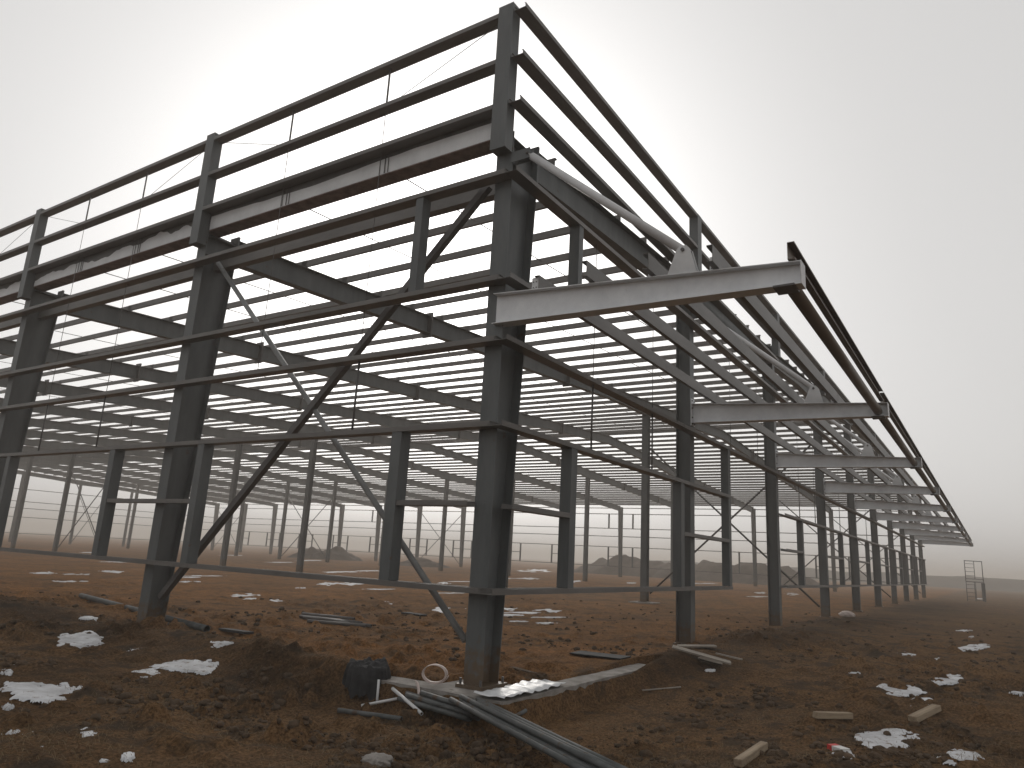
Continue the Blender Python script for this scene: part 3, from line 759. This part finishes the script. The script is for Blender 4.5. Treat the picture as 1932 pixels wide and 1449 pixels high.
for x, y, z in zip(*field(5200, 1130, .8, 30, .9, 13, -.15, .35, 2.3, 14)):
    r = .010+.055*rng.random()**4
    sh = ico2*(1+.7*rng.standard_normal((len(ico2), 1))*.22)*np.array([1, rng.uniform(.6, 1), rng.uniform(.45, .8)])*r
    a = rng.uniform(0, 6.28); R_ = np.array([[math.cos(a), -math.sin(a), 0], [math.sin(a), math.cos(a), 0], [0, 0, 1]])
    cv.append(sh@R_.T+np.array([x, y, z+r*.15])); cf.append(icf2+k0); k0 += len(sh)
tag(put('soil_clods', bigmesh('soil_clods', np.concatenate(cv), np.concatenate(cf), CLOD)), 'dark lumps of soil strewn over the rough ground', 'soil', kind='stuff')
gvv = []; gff = []; cnt = 0
for x, y, z in zip(*field(15000, 1150, .9, 26, .7, 21, -.3, .25)):
    a = rng.uniform(0, 6.28); L = rng.uniform(.02, .10); w_ = .0020; e = rng.uniform(0, .8)
    b_ = np.array([x, y, z+.004]); dv = np.array([math.cos(a)*math.cos(e), math.sin(a)*math.cos(e), math.sin(e)])*L; sd_ = np.array([-math.sin(a), math.cos(a), 0])*w_
    k = len(gvv); gvv += [b_-sd_, b_+sd_, b_+dv*.6+sd_*.8+np.array([0, 0, .008]), b_+dv*.6-sd_*.8+np.array([0, 0, .008]), b_+dv]; gff += [(k, k+1, k+2), (k, k+2, k+3), (k+3, k+2, k+4)]
tag(put('dry_straw', bigmesh('dry_straw', np.array(gvv), np.array(gff), STRAW, False)), 'dry straw and grass bits scattered on the soil', 'straw', kind='stuff')

# ------------------------------------------------------------------ things lying about
def lying(name, label, a, b, r, m, cat='pipe', group=None, inner=True, lift=0.0, n=12):
    a = Vector(a); b = Vector(b); a.z = H(a.x, a.y)+r+lift; b.z = H(b.x, b.y)+r+lift
    mid_ = (a+b)/2; up = max(0, max(H(*(a.lerp(b, t)).xy)+r+lift-(a.lerp(b, t)).z for t in (.2, .35, .5, .65, .8))-.03)
    a.z += up; b.z += up
    o = rod(name, a, b, r, m, None, n, r*.86 if inner else None); return tag(o, label, cat, group)
# long bundle running to the bottom edge
A0 = G(868, 1352); A1 = G(1175, 1478); D_ = (A1-A0); D_.z = 0; D_.normalize(); S_ = Vector((-D_.y, D_.x, 0))
zb = max(H(*(A0+D_*t).xy) for t in np.linspace(.2, 3.4, 12))
for i, (o, lv, st, ln) in enumerate([(-.13, 0, 0, 4.0), (-.075, 0, .25, 4.0), (-.02, 0, .05, 4.0), (.04, 0, .35, 4.0), (.10, 0, .15, 3.8), (.155, 0, .5, 3.6), (-.05, 1, .1, 3.9), (.01, 1, .45, 3.7), (.07, 1, .3, 3.9)]):
    r = .027; sp = random.uniform(-.03, .03); z = zb-.02+r+lv*.046
    p = A0+D_*st+S_*o; q = A0+D_*(st+ln)+S_*(o*.8+sp)
    tag(rod('steel_tube', (p.x, p.y, z), (q.x, q.y, z+.004*i-.03), r, GALV, None, 12, .022), 'thin grey tube in the long bundle running to the bottom edge', 'tube', 'tubes of the long bundle')
# short stack beside the footing
B0 = G(765, 1308); B1 = G(886, 1362)
D2 = (B1-B0); D2.z = 0; L2 = D2.length; D2.normalize(); S2 = Vector((-D2.y, D2.x, 0)); zb = max(H(*(B0+D2*t*L2).xy) for t in (.1, .4, .7, .95))
for i, (o, lv, st) in enumerate([(-.10, 0, .0), (-.035, 0, .12), (.03, 0, .03), (.095, 0, .2), (-.07, 1, .1), (0, 1, .02), (.06, 1, .25), (-.02, 2, .3)]):
    r = .030; p = B0+D2*st+S2*o; q = B0+D2*(L2+.1*random.random())+S2*(o*.6); z = zb-.04+r+lv*.05
    tag(rod('steel_tube', (p.x, p.y, z+.02), (q.x, q.y, z-.02), r, GALV, None, 12, .025), 'short grey tube in the stack leaning along the corner footing', 'tube', 'tubes of the short stack')
lying('steel_tube', 'single dark tube lying apart, left of the tube bundles', G(638, 1345), G(757, 1362), .028, GALV, 'tube')
lying('steel_tube', 'pale tube pointing from the footing towards the long bundle', G(740, 1308), G(795, 1356), .021, TIE, 'tube', lift=.03)
lying('steel_tube', 'thin pale tube crossing at the foot of the upright stake', G(682, 1334), G(756, 1320), .017, TIE, 'tube')
lying('steel_tube', 'short stub of tube sticking out beside the long bundle', G(948, 1372), G(992, 1347), .022, GALV, 'tube')
p = G(711, 1328); tag(rod('steel_stake', (p.x, p.y, p.z-.08), (p.x+.02, p.y+.02, p.z+.27), .016, TIE, None, 10), 'upright pale steel stake beneath the black heap', 'stake')
lying('steel_pipe', 'long pale pipe lying behind the foot of the second column', (1.78, 12.8, 0), (.44, 5.95, 0), .058, GALV, 'pipe', n=16)
for i, (a, b) in enumerate([((566, 1166), (676, 1178)), ((572, 1170), (682, 1181)), ((580, 1175), (690, 1184)), ((570, 1163), (668, 1173)), ((600, 1172), (700, 1186))]):
    lying('steel_tube', 'dark tube of the flat pile on the hall floor', G(*a), G(*b), .035, DARK, 'tube', 'tubes piled on the hall floor', lift=.02*(i % 2))
def board(name, label, a, b, w, t, m, cat='board', group=None, lift=0.0, tilt=0.0):
    a = Vector(a); b = Vector(b); mt, L = frame((a.x, a.y, H(a.x, a.y)+lift+.004), (b.x, b.y, H(b.x, b.y)+lift+.004))
    me = bpy.data.meshes.new(name); 
    v = [(x, y, z) for z in (0, t) for y in (-w/2, w/2) for x in (0, L)]
    v = [(x+random.uniform(-.012, .012), y*(1+random.uniform(-.06, .06)), z) for x, y, z in v]
    o = put(name, mesh(name, v, [(0, 2, 3, 1), (4, 5, 7, 6), (0, 1, 5, 4), (2, 6, 7, 3), (0, 4, 6, 2), (1, 3, 7, 5)], m), mt @ Matrix.Rotation(tilt, 4, 'X'))
    bv = o.modifiers.new('bevel', 'BEVEL'); bv.width = min(t, w)*.12; bv.segments = 2
    return tag(o, label, cat, group)
board('wooden_board', 'pale board lying flat against the foot of the second gable column', G(1280, 1226), G(1350, 1226), .18, .03, PALEWOOD, lift=.05)
board('wooden_board', 'pale board jutting downhill from the second gable column', G(1268, 1229), G(1378, 1260), .16, .028, PALEWOOD, lift=.06, tilt=.15)
board('wooden_board', 'short broad board end nearest the viewer by the second gable column', G(1318, 1250), G(1362, 1262), .24, .03, PALEWOOD, lift=.05, tilt=-.2)
board('wooden_board', 'thin lath pointing right from the boards at the second gable column', G(1350, 1240), G(1400, 1252), .05, .025, PALEWOOD, lift=.05)
board('timber_block', 'squared yellowish timber lying level at lower right', G(1538, 1356), G(1604, 1357), .08, .07, WOOD, 'timber')
board('timber_block', 'squared timber slanting up to the right beside the snow', G(1722, 1364), G(1768, 1341), .11, .07, WOOD, 'timber')
board('timber_block', 'timber piece cut by the bottom edge right of centre', G(1392, 1449), G(1442, 1414), .08, .07, WOOD, 'timber')
board('dark_plank', 'dark plank lying on the soil behind the corner column', G(965, 1262), G(1022, 1278), .09, .03, CLOD, 'plank')
board('dark_plank', 'broad dark sheet half buried right of the corner column', G(1085, 1232), G(1180, 1243), .45, .02, TARP, 'sheet')
board('dark_plank', 'small dark slab on the hall floor left of the corner column', G(763, 1158), G(798, 1163), .25, .04, TARP, 'slab')
board('dark_plank', 'dark slab on the soil right of the second column', G(420, 1190), G(470, 1197), .16, .04, TARP, 'slab')
board('thin_lath', 'thin pale lath on the slope below the plinth', G(1212, 1304), G(1284, 1298), .022, .015, PALEWOOD, 'lath')
# white corrugated sheets on the footing
def corrugated(name, label, c, ax, w, L, m):
    N = 40; v = []; f = []; ax = Vector(ax).normalized(); sd_ = Vector((-ax.y, ax.x, 0))
    for i in range(N+1):
        z = .010*math.sin(i/N*math.pi*14)
        for k in range(5):
            p = Vector(c)+ax*(-w/2+w*i/N)+sd_*(-L/2+L*k/4+.02*math.sin(i*.7))
            v.append((p.x, p.y, c[2]+z+.01*math.sin(k*2+i*.2)))
    for i in range(N):
        for k in range(4): a = i*5+k; f.append((a, a+5, a+6, a+1))
    o = put(name, mesh(name, v, f, m, True)); sl = o.modifiers.new('thick', 'SOLIDIFY'); sl.thickness = .004
    return tag(o, label, 'sheet')
corrugated('corrugated_sheet', 'white corrugated sheet lying on the footing at the corner column', (.33, -.52, .02), (1, .02, 0), 1.5, .42, FILM)
# coil of white strapping by the column foot
def coil():
    v = []; f = []; N = 64; c = Vector((-.30, .36, .13)); 
    for i in range(N*3):
        t = 2*math.pi*i/N; rr = .125+.012*math.sin(t*.37)+.008*(i//N)
        e = Vector((.35, -.94, 0)); w_ = Vector((.1, .05, 1)).normalized()
        p = c+e*rr*1.15*math.cos(t)+w_*rr*.8*math.sin(t); q = Vector((.93, .35, .1)).normalized()*(.022)
        sh_ = Vector((.93, .35, 0))*(.012*(i//N))
        v += [tuple(p+sh_-q), tuple(p+sh_+q)]
    for i in range(N*3-1): f.append((2*i, 2*i+1, 2*i+3, 2*i+2))
    k = len(v); s0 = Vector((-.40, .52, .02))
    for i in range(14):
        t = i/13; p = s0+Vector((-.03*t-.05*t*t, .06-.16*t, .02-.22*t*t)); v += [tuple(p-Vector((0, .022, 0))), tuple(p+Vector((0, .022, 0)))]
        if i: f.append((k+2*i-2, k+2*i-1, k+2*i+1, k+2*i))
    o = put('strap_coil', mesh('strap_coil', v, f, BAGM, True)); sl = o.modifiers.new('thick', 'SOLIDIFY'); sl.thickness = .006
    tag(o, 'loose coil of white strapping at the foot of the corner column', 'strap')
coil()
# black crumpled tarpaulin heap
def lump(name, label, cat, c, s, m, seed, amp=.35, sub=3, flat=.0):
    base = ico2.copy(); ff = icf2.copy()
    for _ in range(sub-1):
        ed = {}; vv = list(map(tuple, base)); nf = []
        def md(p, q):
            e = (min(p, q), max(p, q))
            if e not in ed:
                mm = np.array(vv[p])+np.array(vv[q]); vv.append(tuple(mm/np.linalg.norm(mm))); ed[e] = len(vv)-1
            return ed[e]
        for a, b, c_ in ff:
            x_, y_, z_ = md(a, b), md(b, c_), md(c_, a); nf += [(a, x_, z_), (x_, b, y_), (z_, y_, c_), (x_, y_, z_)]
        base = np.array(vv); ff = np.array(nf)
    th = np.arctan2(base[:, 1], base[:, 0]); zz = base[:, 2]
    fold = np.abs(vnoise(th*2.2, zz*1.4, 1, seed))*1.2+.6*np.abs(vnoise(base[:, 0]*5+zz*2, base[:, 1]*5-zz*3, 1, seed+1))+.35*vnoise(base[:, 0]*12, base[:, 1]*12+zz*9, 1, seed+2)
    base = base*(1+amp*(fold-.25))[:, None]*np.array(s)
    if flat: base[:, 2] = np.minimum(base[:, 2], flat+.02*vnoise(base[:, 0], base[:, 1], 8, seed))
    return tag(put(name, bigmesh(name, base+np.array(c), ff, m)), label, cat)
def draped(name, label, c, rx, ry, zt, zb):
    N, Mv = 150, 26; v = []; f = []
    for i in range(N):
        th = 2*math.pi*i/N
        fo = abs(math.sin(th*6.5+2*float(vnoise(th*2, 0, 1, 3))))*.6+.9*abs(float(vnoise(th*5, 1, 1, 5)))
        hem = .16*float(vnoise(th*3.3, 2, 1, 9))+.06*float(vnoise(th*11, 2, 1, 7))
        for k in range(Mv):
            t = k/(Mv-1)
            if t < .45:
                r = t/.45*.86; z = zt+.10*float(vnoise(r*math.cos(th)*3, r*math.sin(th)*3, 1, 6))+.05*float(vnoise(r*math.cos(th)*9, r*math.sin(th)*9, 1, 8))+.02*math.cos(th)
            else:
                q = (t-.45)/.55; r = .86+.30*q**.5*(.35+fo*.75)+.05*float(vnoise(th*7, q*4, 1, 2)); z = zt-(zt-zb+hem)*q**1.15+.03*float(vnoise(th*9, q*5, 1, 4))
            v.append((c[0]+rx*r*math.cos(th), c[1]+ry*r*math.sin(th), c[2]+z))
    for i in range(N):
        for k in range(Mv-1): a = i*Mv+k; b_ = ((i+1) % N)*Mv+k; f.append((a, b_, b_+1, a+1))
    o = put(name, mesh(name, v, f, TARP, True)); return tag(o, label, 'tarpaulin')
draped('tarpaulin_heap', 'black crumpled tarpaulin heap at the left end of the footing', (-.36, 1.40, 0), .22, .33, .13, -.22)
p = G(1598, 1163); lump('discarded_bag', 'pale pinkish bag lying beside the gable columns', 'bag', (p.x, p.y, p.z+.07), (.17, .27, .13), BAGM, 9, .4)
p = G(1583, 1418); pk = put('food_package', None, M4(tuple(p)))
tag(pk, 'small red and white package on the snow at lower right', 'package')
put('wrapper', boxes('wrapper', [(-.05, .05, -.09, .04, .0, .045)], WHITE), M4((p.x, p.y, p.z), (.8, -.6, 0), (.6, .8, 0)), pk)
put('print_panel', boxes('print_panel', [(-.052, .052, .041, .10, .0, .047)], REDP), M4((p.x, p.y, p.z), (.8, -.6, 0), (.6, .8, 0)), pk)
p = G(712, 1436); lump('cement_lump', 'grey lump of spilt cement at the bottom, left of centre', 'cement', (p.x, p.y, p.z+.0), (.13, .13, .055), CONC, 12, .5)

# scaffold tower beyond the last gable column
sc = put('scaffold_frame', None, M4((68.0, -3.85, 0)))
tag(sc, 'thin two-tier scaffold frame with ladder rungs standing alone at right', 'scaffold')
z0 = H(68, -3.85)-.03; ux, uy = math.sin(YAW), -math.cos(YAW)
def sp(a, z, b=0): return (68+ux*a*1.0+.83*b, -3.85+uy*a+.55*b, z0+z)
for tier, zb in ((0, 0), (1, 1.74)):
    for a in (-.75, .75): rod('standard', sp(a, zb), sp(a, zb+1.70), .032, DARK, sc, 8)
    rod('ledger', sp(-.78, zb+1.68), sp(.78, zb+1.68), .032, DARK, sc, 8)
    rod('ledger', sp(-.75, zb+.18), sp(.75, zb+.18), .025, DARK, sc, 8)
    rod('ladder_rail', sp(.05, zb+.2), sp(.05, zb+1.68), .025, DARK, sc, 8)
    for i in range(4): rod('rung', sp(-.75, zb+.45+.33*i), sp(.05, zb+.45+.33*i), .02, DARK, sc, 6)
for i in range(2):
    b = 1.1
    rod('standard', sp(.75+.1*i-.1, 0, b*(1-i)), sp(.75+.1*i-.1, 1.7, b*(1-i)), .032, DARK, sc, 8)
rod('ledger', sp(.75, 1.68, 0), sp(.65, 1.68, 1.1), .03, DARK, sc, 8)
put('mesh_screen', boxes('mesh_screen', [(-.16, .16, -.006, .006, 0, 1.5)], DARK), M4(sp(.70, .1), (ux, uy, 0), (-uy, ux, 0)), sc)

# faint bare tree far beyond the scaffold
tr = put('bare_tree', None, M4((128, -14.5, 0))); tag(tr, 'faint leafless tree in the fog at far right', 'tree')
tv = []; tf_ = []
def limb(p, d, L, r, lev, V, F):
    d = d.normalized(); q = p+d*L; k = len(V); s1 = d.orthogonal().normalized(); s2 = d.cross(s1)
    for c, rr in ((p, r), (q, r*.6)):
        V += [tuple(c+(s1*math.cos(a)+s2*math.sin(a))*rr) for a in (0, 1.57, 3.14, 4.71)]
    F += [(k+i, k+(i+1) % 4, k+4+(i+1) % 4, k+4+i) for i in range(4)]
    if lev:
        for _ in range(3): limb(p.lerp(q, random.uniform(.55, 1)), d+Vector((random.uniform(-.8, .8), random.uniform(-.8, .8), random.uniform(-.1, .5))), L*.62, r*.5, lev-1, V, F)
limb(Vector((128, -14.5, H(128, -14.5)-.1)), Vector((.05, 0, 1)), 1.5, .07, 0, tv, tf_)
put('trunk', mesh('trunk', tv, tf_, BARK), None, tr).matrix_basis = W['bare_tree'].inverted()
tv = []; tf_ = []
for _ in range(3): limb(Vector((128.07, -14.5, 1.3)), Vector((random.uniform(-.6, .6), random.uniform(-.6, .6), 1)), 1.3, .045, 4, tv, tf_)
put('crown', mesh('crown', tv, tf_, BARK), None, tr).matrix_basis = W['bare_tree'].inverted()

# ------------------------------------------------------------------ haze
hm = bpy.data.materials.new('fog'); hm.use_nodes = True; hn = hm.node_tree.nodes; hn.clear()
ho = hn.new('ShaderNodeOutputMaterial'); hv = hn.new('ShaderNodeVolumePrincipled')
hv.inputs['Color'].default_value = (.82, .755, .69, 1); hv.inputs['Density'].default_value = 0.0037; hv.inputs['Anisotropy'].default_value = .3
hm.node_tree.links.new(hv.outputs[0], ho.inputs['Volume'])
tag(put('haze', boxes('haze', [(-1900, 1900, -1900, 1900, -2.2, 10.6)], hm)), 'pale winter fog filling the air', 'fog', kind='stuff')
